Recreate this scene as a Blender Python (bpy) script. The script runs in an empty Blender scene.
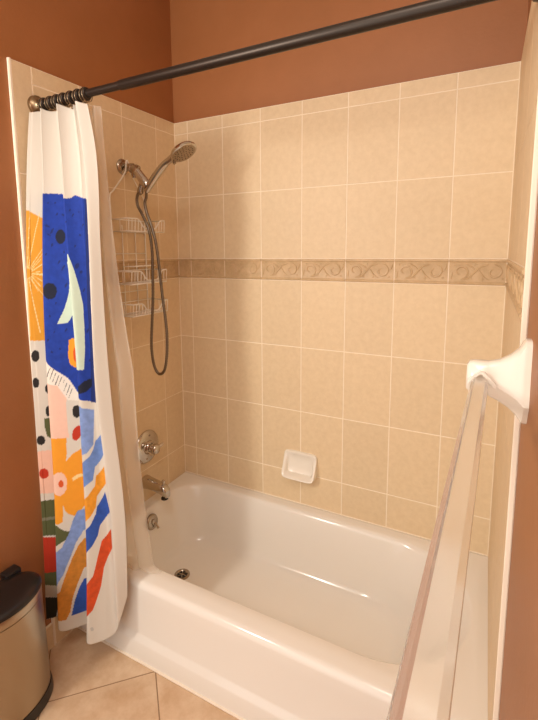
import bpy, bmesh, math, random
import numpy as np
from mathutils import Vector, Matrix
random.seed(4)
S = bpy.context.scene
COL = S.collection
PI = math.pi

# ------------------------------------------------------------ camera
def set_camera():
    cd = bpy.data.cameras.new('camera'); co = bpy.data.objects.new('camera', cd); COL.objects.link(co)
    yaw, pitch, roll, f = .4874, -.1325, -.0094, 435.9343
    cy, sy, cp, sp = math.cos(yaw), math.sin(yaw), math.cos(pitch), math.sin(pitch)
    fwd = Vector((-sy*cp, cy*cp, sp)); right = Vector((cy, sy, 0)); up = right.cross(fwd)
    r = right*math.cos(roll) + up*math.sin(roll); u = up*math.cos(roll) - right*math.sin(roll)
    m = Matrix((r, u, -fwd)).transposed().to_4x4(); m.translation = (1.4296, -1.0788, 1.5406)
    co.matrix_world = m
    cd.sensor_fit = 'VERTICAL'; cd.sensor_height = 24; cd.lens = f*24/720
    cd.shift_x = 13.115/720; cd.shift_y = -51.837/720
    cd.clip_start = .02
    S.camera = co
set_camera()

# ------------------------------------------------------------ light
w = bpy.data.worlds.new('world'); S.world = w; w.use_nodes = True
w.node_tree.nodes['Background'].inputs[0].default_value = (1, .935, .865, 1)
w.node_tree.nodes['Background'].inputs[1].default_value = 1.25
def area(name, loc, target, sx, sy, power, col):
    l = bpy.data.lights.new(name, 'AREA'); l.shape = 'RECTANGLE'; l.size = sx; l.size_y = sy; l.energy = power; l.color = col
    o = bpy.data.objects.new(name, l); COL.objects.link(o); o.location = loc
    o.rotation_euler = (Vector(target)-Vector(loc)).to_track_quat('-Z', 'Y').to_euler()
area('vanity_light', (.08, -1.32, 1.92), (1.1, .6, 1.0), .16, .40, 12, (1, .94, .85))
area('overhead_fill', (1.2, -1.15, 2.7), (1.1, -.6, 0), .6, .6, 9, (1, .935, .85))  # added overhead fill to lift the ambient light, not a known fixture
S.view_settings.view_transform = 'Standard'; S.view_settings.look = 'None'; S.view_settings.gamma = 1
S.view_settings.use_curve_mapping = False
S.view_settings.exposure = .50

# ------------------------------------------------------------ materials
def lin(c):
    return tuple(((x/255)/12.92 if x/255 <= .04045 else ((x/255+.055)/1.055)**2.4) for x in c)
def mat(name, rgb, rough=.5, metal=0, **kw):
    m = bpy.data.materials.new(name); m.use_nodes = True
    b = m.node_tree.nodes['Principled BSDF']
    b.inputs['Base Color'].default_value = (*lin(rgb), 1)
    b.inputs['Roughness'].default_value = rough; b.inputs['Metallic'].default_value = metal
    for k, v in kw.items():
        b.inputs[k.replace('_', ' ')].default_value = v
    return m
def mottled(m, rgb, rgb2, scale, detail=4, bump=0., bscale=60, island=0., pos=(.35, .65)):
    nt = m.node_tree; N = nt.nodes; L = nt.links; b = N['Principled BSDF']
    tc = N.new('ShaderNodeTexCoord'); no = N.new('ShaderNodeTexNoise'); L.new(tc.outputs['Object'], no.inputs['Vector'])
    no.inputs['Scale'].default_value = scale; no.inputs['Detail'].default_value = detail; no.inputs['Roughness'].default_value = .65
    cr = N.new('ShaderNodeValToRGB'); L.new(no.outputs['Fac'], cr.inputs[0])
    cr.color_ramp.elements[0].position = pos[0]; cr.color_ramp.elements[1].position = pos[1]
    cr.color_ramp.elements[0].color = (*lin(rgb), 1); cr.color_ramp.elements[1].color = (*lin(rgb2), 1)
    out = cr.outputs[0]
    if island:
        g = N.new('ShaderNodeNewGeometry'); mr = N.new('ShaderNodeMapRange')
        mr.inputs['To Min'].default_value = 1-island; mr.inputs['To Max'].default_value = 1+island
        L.new(g.outputs['Random Per Island'], mr.inputs['Value'])
        hs = N.new('ShaderNodeHueSaturation'); L.new(out, hs.inputs['Color']); L.new(mr.outputs[0], hs.inputs['Value']); out = hs.outputs[0]
    L.new(out, b.inputs['Base Color'])
    if bump:
        n2 = N.new('ShaderNodeTexNoise'); L.new(tc.outputs['Object'], n2.inputs['Vector']); n2.inputs['Scale'].default_value = bscale; n2.inputs['Detail'].default_value = 3
        bp = N.new('ShaderNodeBump'); bp.inputs['Strength'].default_value = bump; bp.inputs['Distance'].default_value = .002
        L.new(n2.outputs['Fac'], bp.inputs['Height']); L.new(bp.outputs[0], b.inputs['Normal'])
    return m
M = {}
M['paint'] = mottled(mat('brown_paint', (160, 102, 58), .5), (157, 100, 56), (164, 105, 61), 3, bump=.25, bscale=90)
M['tile'] = mottled(mat('beige_wall_tile', (224, 200, 163), .5), (221, 196, 158), (228, 204, 167), 45, 8, bump=.15, bscale=160, island=.025)
M['border'] = mottled(mat('border_tile', (200, 170, 128), .45), (192, 162, 121), (208, 178, 137), 30, 6)
M['grout'] = mat('grout', (246, 230, 206), .7)
M['edge'] = mat('white_tile_edge', (244, 230, 210), .35)
M['floor'] = mottled(mat('floor_tile', (208, 176, 140), .35), (196, 160, 124), (218, 190, 158), 9, 8, bump=.15, bscale=60, island=.02)
M['fgrout'] = mat('floor_grout', (150, 118, 88), .8)
M['ceiling'] = mat('ceiling_paint', (225, 215, 200), .8)
M['tub'] = mat('white_enamel', (236, 230, 220), .12)
M['porcelain'] = mat('white_porcelain', (238, 230, 216), .14)
M['nickel'] = mat('brushed_nickel', (176, 164, 148), .24, 1)
M['hose'] = mat('dark_hose_metal', (128, 116, 102), .3, 1)
M['chrome'] = mat('chrome', (205, 198, 188), .12, 1)
M['bronze'] = mat('dark_bronze', (64, 56, 50), .4, .8)
M['ringmetal'] = mat('ring_metal', (150, 130, 104), .35, 1)
M['brass'] = mat('aged_brass', (150, 128, 100), .32, 1)
M['rubber'] = mat('black_rubber', (26, 24, 22), .5)
M['dark'] = mat('dark_hole', (16, 14, 12), .6)
M['wire'] = mat('white_coated_wire', (250, 244, 232), .4)
M['plastic'] = mat('black_plastic', (28, 25, 24), .3)
M['white'] = mat('white_plastic', (240, 235, 225), .4)
def steel():
    m = mat('brushed_steel', (178, 165, 146), .3, 1, Anisotropic=.5)
    nt = m.node_tree; N = nt.nodes; L = nt.links
    tc = N.new('ShaderNodeTexCoord'); mp = N.new('ShaderNodeMapping'); mp.inputs['Scale'].default_value = (220, 220, 2)
    no = N.new('ShaderNodeTexNoise'); L.new(tc.outputs['Object'], mp.inputs[0]); L.new(mp.outputs[0], no.inputs['Vector']); no.inputs['Scale'].default_value = 1
    bp = N.new('ShaderNodeBump'); bp.inputs['Strength'].default_value = .12; bp.inputs['Distance'].default_value = .001
    L.new(no.outputs['Fac'], bp.inputs['Height']); L.new(bp.outputs[0], N['Principled BSDF'].inputs['Normal'])
    return m
M['steel'] = steel()
def acrylic():
    m = mat('clear_acrylic', (250, 246, 238), .14, 0, IOR=1.22)
    m.node_tree.nodes['Principled BSDF'].inputs['Transmission Weight'].default_value = .86
    return m
M['acrylic'] = acrylic()
def sheer():
    m = bpy.data.materials.new('sheer_liner'); m.use_nodes = True
    nt = m.node_tree; N = nt.nodes; L = nt.links; N.remove(N['Principled BSDF'])
    d = N.new('ShaderNodeBsdfDiffuse'); d.inputs[0].default_value = (*lin((250, 242, 226)), 1)
    t = N.new('ShaderNodeBsdfTranslucent'); t.inputs[0].default_value = (*lin((246, 232, 210)), 1)
    tr = N.new('ShaderNodeBsdfTransparent'); gl = N.new('ShaderNodeBsdfGlossy'); gl.inputs['Roughness'].default_value = .35
    a = N.new('ShaderNodeMixShader'); a.inputs[0].default_value = .35; L.new(d.outputs[0], a.inputs[1]); L.new(t.outputs[0], a.inputs[2])
    g = N.new('ShaderNodeMixShader'); g.inputs[0].default_value = .08; L.new(a.outputs[0], g.inputs[1]); L.new(gl.outputs[0], g.inputs[2])
    b = N.new('ShaderNodeMixShader'); b.inputs[0].default_value = .38; L.new(tr.outputs[0], b.inputs[1]); L.new(g.outputs[0], b.inputs[2])
    L.new(b.outputs[0], N['Material Output'].inputs[0])
    return m
M['sheer'] = sheer()
def fabric():
    m = mat('printed_cotton', (240, 232, 220), .8)
    nt = m.node_tree; N = nt.nodes; L = nt.links; b = N['Principled BSDF']
    at = N.new('ShaderNodeAttribute'); at.attribute_name = 'print'
    # washed, slightly uneven dye
    tc = N.new('ShaderNodeTexCoord'); no = N.new('ShaderNodeTexNoise'); no.inputs['Scale'].default_value = 55; no.inputs['Detail'].default_value = 4
    L.new(tc.outputs['Object'], no.inputs['Vector'])
    mr = N.new('ShaderNodeMapRange'); mr.inputs['From Min'].default_value = .3; mr.inputs['From Max'].default_value = .7
    mr.inputs['To Min'].default_value = .86; mr.inputs['To Max'].default_value = 1.12
    L.new(no.outputs['Fac'], mr.inputs['Value'])
    hs = N.new('ShaderNodeHueSaturation'); L.new(at.outputs['Color'], hs.inputs['Color'])
    mx = N.new('ShaderNodeMix'); mx.data_type = 'FLOAT'; mx.inputs[2].default_value = 1
    L.new(at.outputs['Alpha'], mx.inputs[0]); L.new(mr.outputs[0], mx.inputs[3]); L.new(mx.outputs[0], hs.inputs['Value'])
    L.new(hs.outputs[0], b.inputs['Base Color'])
    tl = N.new('ShaderNodeBsdfTranslucent'); L.new(hs.outputs[0], tl.inputs[0])
    ms = N.new('ShaderNodeMixShader'); ms.inputs[0].default_value = .22
    L.new(b.outputs[0], ms.inputs[1]); L.new(tl.outputs[0], ms.inputs[2]); L.new(ms.outputs[0], N['Material Output'].inputs[0])
    return m
M['fabric'] = fabric()

# ------------------------------------------------------------ mesh helpers
def obj(name, bm, m, parent=None, smooth=False, label=None):
    me = bpy.data.meshes.new(name)
    bmesh.ops.recalc_face_normals(bm, faces=bm.faces)
    bm.to_mesh(me); bm.free()
    o = bpy.data.objects.new(name, me); COL.objects.link(o)
    for k in (m if isinstance(m, list) else [m]): me.materials.append(M[k])
    if smooth: me.shade_smooth()
    if smooth == 'auto':
        try: me.set_sharp_from_angle(angle=math.radians(38))
        except Exception: pass
    if parent: o.parent = parent; o.matrix_parent_inverse = parent.matrix_world.inverted()
    if label: o['label'] = label
    return o
def structure(o): o['kind'] = 'structure'; return o
def tag(o, label, cat, group=None):
    o['label'] = label; o['category'] = cat
    if group: o['group'] = group
    return o
def thing(name, loc, label, cat, group=None):
    o = bpy.data.objects.new(name, None); COL.objects.link(o); o.location = loc; o.empty_display_size = .05
    o.matrix_world = Matrix.Translation(loc)
    return tag(o, label, cat, group)
def box(bm, a, b, mi=0):
    vs = [bm.verts.new((x, y, z)) for x in (a[0], b[0]) for y in (a[1], b[1]) for z in (a[2], b[2])]
    for f in ((0,1,3,2),(4,6,7,5),(0,4,5,1),(2,3,7,6),(0,2,6,4),(1,5,7,3)):
        bm.faces.new([vs[i] for i in f]).material_index = mi
def bx(a, b, bev=0, seg=2):
    bm = bmesh.new(); box(bm, a, b)
    if bev: bmesh.ops.bevel(bm, geom=bm.edges[:], offset=bev, segments=seg, affect='EDGES', profile=.5)
    return bm
def smoothpath(pts, n):
    P = [Vector(p) for p in pts]; out = []
    for i in range(len(P)-1):
        p0 = P[max(i-1, 0)]; p1 = P[i]; p2 = P[i+1]; p3 = P[min(i+2, len(P)-1)]
        for k in range(n):
            t = k/n
            out.append(.5*((2*p1)+(p2-p0)*t+(2*p0-5*p1+4*p2-p3)*t*t+(3*p1-p0-3*p2+p3)*t**3))
    out.append(P[-1]); return out
def tube(bm, pts, r, seg=10, closed=False, squash=None, mi=0):
    """tube along pts; r number or list; squash = (axis vector, factor)"""
    P = [Vector(p) for p in pts]; n = len(P); R = r if isinstance(r, (list, tuple)) else [r]*n
    rings = []; nrm = None
    for i in range(n):
        if closed: t = P[(i+1) % n]-P[i-1]
        else: t = P[min(i+1, n-1)]-P[max(i-1, 0)]
        t.normalize()
        if nrm is None:
            nrm = t.orthogonal().normalized()
        else:
            nrm = (nrm - t*nrm.dot(t)); nrm.normalize()
        b = t.cross(nrm); ring = []
        for k in range(seg):
            a = 2*PI*k/seg; off = (nrm*math.cos(a)+b*math.sin(a))*R[i]
            if squash: off -= squash[0]*off.dot(squash[0])*(1-squash[1])
            ring.append(bm.verts.new(P[i]+off))
        rings.append(ring)
    for i in range(n if closed else n-1):
        A = rings[i]; B = rings[(i+1) % n]
        for k in range(seg):
            bm.faces.new((A[k], A[(k+1) % seg], B[(k+1) % seg], B[k])).material_index = mi
    if not closed:
        bm.faces.new(rings[0][::-1]).material_index = mi; bm.faces.new(rings[-1]).material_index = mi
def lathe(bm, origin, axis, prof, seg=32, scale=(1, 1), ref=None, mi=0):
    """prof: list of (distance along axis, radius)"""
    ax = Vector(axis).normalized(); u = Vector(ref) if ref else ax.orthogonal()
    u = (u-ax*u.dot(ax)).normalized(); v = ax.cross(u); O = Vector(origin); rings = []
    for d, r in prof:
        if r <= 1e-6: rings.append([bm.verts.new(O+ax*d)]*seg)
        else: rings.append([bm.verts.new(O+ax*d+u*math.cos(2*PI*k/seg)*r*scale[0]+v*math.sin(2*PI*k/seg)*r*scale[1]) for k in range(seg)])
    for A, B in zip(rings, rings[1:]):
        for k in range(seg):
            q = [A[k], A[(k+1) % seg], B[(k+1) % seg], B[k]]
            q = [x for i, x in enumerate(q) if x not in q[:i]]
            if len(q) > 2: bm.faces.new(q).material_index = mi
    if len(set(rings[0])) > 2: bm.faces.new(rings[0][::-1]).material_index = mi
    if len(set(rings[-1])) > 2: bm.faces.new(rings[-1]).material_index = mi
def loft(bm, rings, cap=(True, True), mi=0):
    R = [[bm.verts.new(p) for p in r] for r in rings]; n = len(R[0])
    for A, B in zip(R, R[1:]):
        for k in range(n): bm.faces.new((A[k], A[(k+1) % n], B[(k+1) % n], B[k])).material_index = mi
    if cap[0]: bm.faces.new(R[0][::-1]).material_index = mi
    if cap[1]: bm.faces.new(R[-1]).material_index = mi
    return R

# ------------------------------------------------------------ room dimensions (metres)
LX, WY = 1.495, .76              # alcove length and depth
ZT, Z1, Z2, ZB1, ZB0, ZA, ZR, ZC, ZTUB = 2.175, 2.117, 1.809, 1.501, 1.401, 1.093, .785, .477, .319
YE = -.103                       # front edge of the tiled side walls
XC = [0.0802+.203*i for i in range(7)]

# walls: painted body + tile face
def slab(name, a, b): return structure(obj(name, bx(a, b), 'paint'))
wl = slab('wall_left', (-.12, -1.7, 0), (-.010, WY+.12, 2.85))
wb = slab('wall_back', (-.010, WY+.010, 0), (LX+.010, WY+.12, 2.85))
wr = slab('wall_right', (LX+.010, -1.7, 0), (LX+.12, WY+.12, 2.85))
structure(obj('ceiling', bx((-.12, -1.7, 2.85), (LX+.12, WY+.12, 2.91)), 'ceiling'))

def tile_face(parent, xs, rows, P, thick, skip=None):
    """individual tiles on a grout bed; P(a, z, d) maps wall coordinates to the room"""
    bm = bmesh.new()
    g = .0020
    for i in range(len(xs)-1):
        for (z0, z1) in rows(i):
            a0, a1 = xs[i]+g, xs[i+1]-g; b0, b1 = z0+g, z1-g; e = .0012; d = .0008
            v = [bm.verts.new(P(*q)) for q in ((a0, b0, -.003), (a1, b0, -.003), (a1, b1, -.003), (a0, b1, -.003),
                 (a0, b0, 0), (a1, b0, 0), (a1, b1, 0), (a0, b1, 0), (a0+e, b0+e, d), (a1-e, b0+e, d), (a1-e, b1-e, d), (a0+e, b1-e, d))]
            for k in range(4):
                j = (k+1) % 4
                bm.faces.new((v[k], v[j], v[j+4], v[k+4])); bm.faces.new((v[k+4], v[j+4], v[j+8], v[k+8]))
            bm.faces.new(v[8:12])
    return obj('tile_face', bm, 'tile', parent)
def grout_bed(parent, a0, a1, z0, z1, P):
    bm = bmesh.new()
    v = [bm.verts.new(P(a, z, d)) for a in (a0, a1) for z in (z0, z1) for d in (-.0098, -.0002)]
    for f in ((0,1,3,2),(4,6,7,5),(0,4,5,1),(2,3,7,6),(0,2,6,4),(1,5,7,3)): bm.faces.new([v[i] for i in f])
    return obj('grout', bm, 'grout', parent)
RB = [(Z1, ZT), (Z2, Z1), (ZB1, Z2), (ZA, ZB0), (ZR, ZA), (ZC, ZR), (ZTUB-.01, ZC)]
RL = RB[:-1]+[(.169, ZC), (0, .169)]
PB = lambda a, z, d: (a, WY-d, z)
PLf = lambda a, z, d: (d, a, z)
PRf = lambda a, z, d: (LX-d, a, z)
xb = [0]+XC+[LX]
grout_bed(wb, -.009, LX+.009, .0, ZT, PB); tile_face(wb, xb, lambda i: RB, PB, 0)
yl = [YE+.006, WY-.7848, WY-.5863, WY-.3638, WY-.1432, WY]
def rowsL(i): return [(Z2, ZT)]+RL[2:] if i == 0 else RL
for wp, P in ((wl, PLf), (wr, PRf)):
    grout_bed(wp, YE+.004, WY, 0, ZT, P); tile_face(wp, yl, rowsL, P, 0)
    bm = bmesh.new()          # pale glazed edge of the tiling
    a = P(YE-.002, 0, -.0098); b = P(YE+.0075, ZT+.002, .0014)
    box(bm, tuple(min(p, q) for p, q in zip(a, b)), tuple(max(p, q) for p, q in zip(a, b)))
    bmesh.ops.bevel(bm, geom=[e for e in bm.edges if abs(e.verts[0].co.z-e.verts[1].co.z) > .5], offset=.002, segments=2, affect='EDGES')
    obj('tile_edge', bm, 'edge', wp)

# moulded border tiles with scrolling leaves
def border(parent, cols, P):
    bm = bmesh.new(); h = ZB1-ZB0; g = .0017
    for a0, a1 in zip(cols, cols[1:]):
        a0 += g; a1 -= g; w_ = a1-a0
        prof = [(0, -.003), (0, .003), (.0035, .0055), (.008, .0055), (.011, .002), (.014, .001)]
        zs = [(ZB0+g+p[0], p[1]) for p in prof]+[(ZB1-g-p[0], p[1]) for p in prof[::-1]]
        A = [bm.verts.new(P(a0, z, d)) for z, d in zs]; B = [bm.verts.new(P(a1, z, d)) for z, d in zs]
        for k in range(len(zs)-1): bm.faces.new((A[k], B[k], B[k+1], A[k+1]))
        bm.faces.new(A); bm.faces.new(B[::-1])
        def sc(pts, r):
            q = [P(a0+x*.203, (ZB0+ZB1)/2+z*.1, .0012) for x, z in pts if x*.203 < w_-.004]
            if len(q) > 1: q = smoothpath(q, 5)
            if len(q) > 6:
                n0 = (Vector(P(0, 0, 1))-Vector(P(0, 0, 0))).normalized()
                tube(bm, q, [1.25*r*(.55+.45*math.sin(PI*k/(len(q)-1))) for k in range(len(q))], 6, squash=(n0, 1))
        sp = lambda cx, cz, r, s, t0, n=9, k=1.35: [(cx+.5*(r*(1-i/(n*k)))*math.cos(t0+s*i*.75), cz+(r*(1-i/(n*k)))*math.sin(t0+s*i*.75)) for i in range(n)]
        sc(sp(.20, 0, .30, 1, -PI/2), .0034)
        sc([(.20, -.30), (.33, -.24), (.43, -.02), (.52, .18), (.66, .28)], .0034)
        sc(sp(.75, .0, .29, -1, PI/2), .0034)
        sc([(.45, .0), (.40, .16), (.33, .24), (.28, .30)], .0028)
        sc([(.50, .1), (.55, -.08), (.60, -.2), (.68, -.29)], .0028)
        sc([(.90, .0), (.94, .16), (.95, .28)], .0025); sc([(.06, 0), (.045, -.18), (.05, -.28)], .0025)
        for (x, z) in ((.38, -.24), (.44, .28), (.57, -.27), (.10, .27), (.89, -.24)):
            if x*.203 < w_-.01:
                q = P(a0+x*.203, (ZB0+ZB1)/2+z*.1, .001); n0 = Vector(P(0, 0, 1))-Vector(P(0, 0, 0))
                lathe(bm, q, n0, [(-.001, .005), (.0012, .0042), (.0024, .002), (.0026, 0)], 10)
    return obj('border_tile', bm, 'border', parent, smooth='auto')
border(wb, xb, PB); border(wl, yl, PLf); border(wr, yl, PRf)

# floor: square tiles laid on the diagonal
def floor():
    o = structure(obj('floor', bx((-.12, -1.7, -.06), (LX+.12, WY+.12, -.001)), 'fgrout'))
    bm = bmesh.new(); s = .385; g = .0022; c = Vector((.425, -.003)); d1 = Vector((1, 1))/math.sqrt(2)*s; d2 = Vector((1, -1))/math.sqrt(2)*s
    for i in range(-7, 8):
        for j in range(-7, 8):
            q = [c+d1*(i+a)+d2*(j+b) for a, b in ((0, 0), (1, 0), (1, 1), (0, 1))]
            m_ = sum(q, Vector((0, 0)))/4
            if not (-.35 < m_.x < LX+.35 and -2 < m_.y < .3): continue
            q = [p+(m_-p).normalized()*g*1.4 for p in q]
            v = [bm.verts.new((p.x, p.y, -.003)) for p in q]; t = [bm.verts.new((p.x, p.y, 0)) for p in q]
            for k in range(4): bm.faces.new((v[k], v[(k+1) % 4], t[(k+1) % 4], t[k]))
            bm.faces.new(t)
    for co, no in (((-.009, 0, 0), (-1, 0, 0)), ((LX+.009, 0, 0), (1, 0, 0)), ((0, -1.69, 0), (0, -1, 0)), ((0, .005, 0), (0, 1, 0))):
        bmesh.ops.bisect_plane(bm, geom=bm.verts[:]+bm.edges[:]+bm.faces[:], plane_co=co, plane_no=no, clear_outer=True)
    obj('floor_tiles', bm, 'floor', o)
floor()
structure(obj('baseboard_left', bx((-.010, -1.7, 0), (.001, YE-.003, .1), .002), 'tile'))
structure(obj('baseboard_right', bx((LX-.001, -1.7, 0), (LX+.010, YE-.003, .1), .002), 'tile'))
structure(obj('trim_1', bx((.002, -.007, 0), (LX-.002, .004, .006), .002), 'edge'))     # caulk line along the apron foot

for n_, a_, b_ in (('trim_2', (0, WY-.0035, ZTUB), (.0035, WY, ZT)), ('trim_3', (LX-.0035, WY-.0035, ZTUB), (LX, WY, ZT)),
                   ('trim_4', (.002, WY-.0045, ZTUB+.0005), (LX-.002, WY, ZTUB+.006))):
    structure(obj(n_, bx(a_, b_, .0012), 'grout'))   # sealant in the corners
# ------------------------------------------------------------ bathtub
def rrect(cx, cy, hx, hy, rl, rr, n=14):
    """rounded rectangle, corner radii for the left and the right end, from the back right corner round"""
    out = []
    for sx, sy, a0, r in ((1, 1, 0, rr), (-1, 1, PI/2, rl), (-1, -1, PI, rl), (1, -1, 1.5*PI, rr)):
        ox, oy = cx+sx*(hx-r[0]), cy+sy*(hy-r[1])
        for k in range(n+1):
            a = a0+PI/2*k/n; out.append((ox+r[0]*math.cos(a), oy+r[1]*math.sin(a)))
    return out
def tub():
    t = thing('bathtub', (LX/2, .38, 0), 'white built-in bathtub with smooth apron, filling the tiled alcove', 'bathtub')
    x0, x1, y0, y1, zt = .001, LX-.001, .0, WY-.003, .32
    R = []
    # apron and outer skin, following one closed loop upward, then over the rim and into the basin
    def ring(x0, x1, y0, y1, z, rl=.004, rr=.004): R.append([(x, y, z) for x, y in rrect((x0+x1)/2, (y0+y1)/2, (x1-x0)/2, (y1-y0)/2, (rl, rl), (rr, rr))])
    ring(x0, x1, y0, y1, .001); ring(x0, x1, y0, y1, .075); ring(x0, x1, y0+.003, y1, .083); ring(x0, x1, y0+.014, y1, .098); ring(x0, x1, y0+.016, y1, .105)
    ring(x0, x1, y0+.013, y1, .25)
    for k in range(9):
        a = PI/2*k/8; ring(x0, x1, y0+.013+.026*(1-math.cos(a)), y1, .292+.026*math.sin(a))
    def inner(xl, xr, yf, yb, z, rl, rr): R.append([(x, y, z) for x, y in rrect((xl+xr)/2, (yf+yb)/2, (xr-xl)/2, (yb-yf)/2, rl, rr)])
    inner(.03, 1.47, .06, .728, zt, (.06, .05), (.06, .05))
    inner(.052, 1.448, .098, .707, zt, (.17, .15), (.30, .27))
    inner(.056, 1.444, .102, .702, zt-.002, (.17, .15), (.30, .27))
    inner(.062, 1.437, .109, .694, zt-.009, (.17, .15), (.30, .27))
    inner(.066, 1.428, .113, .690, zt-.02, (.17, .15), (.30, .27))
    inner(.085, 1.35, .128, .672, .22, (.16, .14), (.30, .27))
    inner(.108, 1.28, .145, .655, .12, (.15, .13), (.23, .2))
    inner(.122, 1.24, .155, .645, .075, (.14, .13), (.22, .19))
    inner(.138, 1.215, .170, .630, .052, (.13, .12), (.21, .18))
    inner(.165, 1.18, .195, .605, .042, (.12, .11), (.2, .17))
    inner(.21, 1.1, .24, .56, .038, (.1, .09), (.18, .15))
    bm = bmesh.new(); rr = loft(bm, R, cap=(True, True))
    obj('tub_body', bm, 'tub', t, smooth='auto')
    # overflow plate on the sloping end wall
    bm = bmesh.new(); ax = Vector((1, 0, .22)); o_ = Vector((.080, .385, .262))
    lathe(bm, o_, ax, [(0, .036), (.006, .036), (.010, .033), (.012, .026), (.0125, .014), (.018, .012), (.020, 0)], 36)
    ov = obj('overflow_plate', bm, 'nickel', t, smooth='auto', label='round nickel overflow plate')
    bm = bmesh.new(); tube(bm, [o_+Vector((.014, .0, .004)), o_+Vector((.026, .004, -.006)), o_+Vector((.034, .008, -.026))], [.004, .004, .0055], 10)
    obj('trip_lever', bm, 'nickel', ov, smooth='auto')
    bm = bmesh.new(); lathe(bm, (.245, .395, .0385), (0, 0, 1), [(0, .036), (.003, .036), (.0045, .032), (.004, .026), (.001, .023)], 36)
    dr = obj('drain_flange', bm, 'nickel', t, smooth='auto', label='round nickel drain flange')
    bm = bmesh.new(); lathe(bm, (.245, .395, .0386), (0, 0, 1), [(0, .022), (.0015, .022), (.0018, 0)], 24)
    obj('drain_opening', bm, 'dark', dr)
    bm = bmesh.new()
    for k in range(3):
        a = PI*k/3; box_v = Vector((math.cos(a), math.sin(a), 0))*.022
        tube(bm, [Vector((.245, .395, .0412))-box_v, Vector((.245, .395, .0412))+box_v], .0018, 6)
    obj('drain_cross', bm, 'nickel', dr)
tub()

# ------------------------------------------------------------ soap dish
def soap():
    t = thing('soap_dish', (.692, WY, .52), 'white ceramic soap dish set in the back wall tiles above the tub', 'soap dish')
    bm = bmesh.new(); N = 40; hw, hh = .083, .060
    def outline(k, s):
        a = 2*PI*k/64; c, q = math.cos(a), math.sin(a); e = .28
        return math.copysign(abs(c)**e, c)*hw*s, math.copysign(abs(q)**e, q)*hh*s
    def ringat(s, dep): return [(.692+outline(k, s)[0]*(1+.0*outline(k, s)[1]), WY-dep(outline(k, s)[1]/hh), .527+outline(k, s)[1]) for k in range(64)]
    out = lambda b: .014+.050*max(0, (.6-b)/1.6)**1.25
    inn = lambda b: .006+.006*max(0, (-b+.2))**1
    loft(bm, [ringat(1, lambda b: .000), ringat(1.0, lambda b: out(b)*.8), ringat(.985, lambda b: out(b)*.95), ringat(.95, lambda b: out(b)), ringat(.88, lambda b: out(b)),
              ringat(.84, lambda b: out(b)*.93), ringat(.80, lambda b: out(b)*.7+.002), ringat(.76, lambda b: inn(b)+.006), ringat(.66, lambda b: inn(b)+.001), ringat(.3, lambda b: inn(b)), ringat(.05, lambda b: inn(b))])
    obj('dish_body', bm, 'porcelain', t, smooth='auto')
    bm = bmesh.new()
    for k in range(5):
        x = .652+k*.02; tube(bm, [(x, WY-.013, .483), (x, WY-.028, .479)], .002, 6)
    obj('drain_ribs', bm, 'porcelain', t)
soap()

# ------------------------------------------------------------ tub filler and valve
def valve():
    y, z = .457, .592
    t = thing('shower_valve', (0, y, z), 'round nickel shower valve plate and knob on the tiled end wall above the spout', 'valve')
    bm = bmesh.new(); lathe(bm, (.0008, y, z), (1, 0, 0), [(0, .082), (.004, .082), (.010, .078), (.014, .066), (.015, .05), (.017, .034), (.03, .030), (.034, .026), (.034, 0)], 48)
    obj('escutcheon', bm, 'chrome', t, smooth='auto')
    bm = bmesh.new(); lathe(bm, (.034, y, z), (1, 0, 0), [(0, .019), (.008, .022), (.024, .026), (.034, .024), (.04, .017), (.042, 0)], 10)
    tube(bm, [(.055, y, z), (.062, y+.028, z+.006), (.066, y+.046, z+.010)], [.009, .008, .006], 12)
    obj('handle', bm, 'chrome', t, smooth='auto')
    for s in (-1, 1):
        bm = bmesh.new(); lathe(bm, (.014, y+s*.012, z+s*.056), (1, 0, 0), [(0, .005), (.003, .005), (.004, .003), (.004, 0)], 12)
        obj('screw', bm, 'nickel', t)
valve()
def spout():
    y, z = .437, .415
    t = thing('tub_spout', (0, y, z), 'short nickel tub spout jutting from the end wall above the bathtub', 'spout')
    bm = bmesh.new(); rings = []
    for x, dz, hy, hz in ((.001, .006, .031, .030), (.01, .006, .030, .029), (.03, .006, .026, .027), (.07, .002, .024, .025), (.105, -.003, .024, .025), (.128, -.010, .023, .026), (.140, -.018, .020, .024), (.145, -.024, .014, .016)):
        rings.append([(x, y+math.copysign(abs(math.cos(a))**.7, math.cos(a))*hy, z+dz+math.copysign(abs(math.sin(a))**.7, math.sin(a))*hz) for a in [2*PI*k/28 for k in range(28)]])
    loft(bm, rings); obj('spout_body', bm, 'chrome', t, smooth='auto')
    bm = bmesh.new(); lathe(bm, (.122, y, z-.046), (0, 0, -1), [(0, .017), (.006, .017), (.006, .013), (.001, .012)], 20)
    obj('outlet', bm, 'dark', t)
    bm = bmesh.new(); lathe(bm, (.118, y, z+.013), (0, 0, 1), [(0, .004), (.016, .004), (.018, .008), (.026, .009), (.029, .006), (.03, 0)], 16)
    obj('diverter_knob', bm, 'chrome', t, smooth='auto')
spout()

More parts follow.
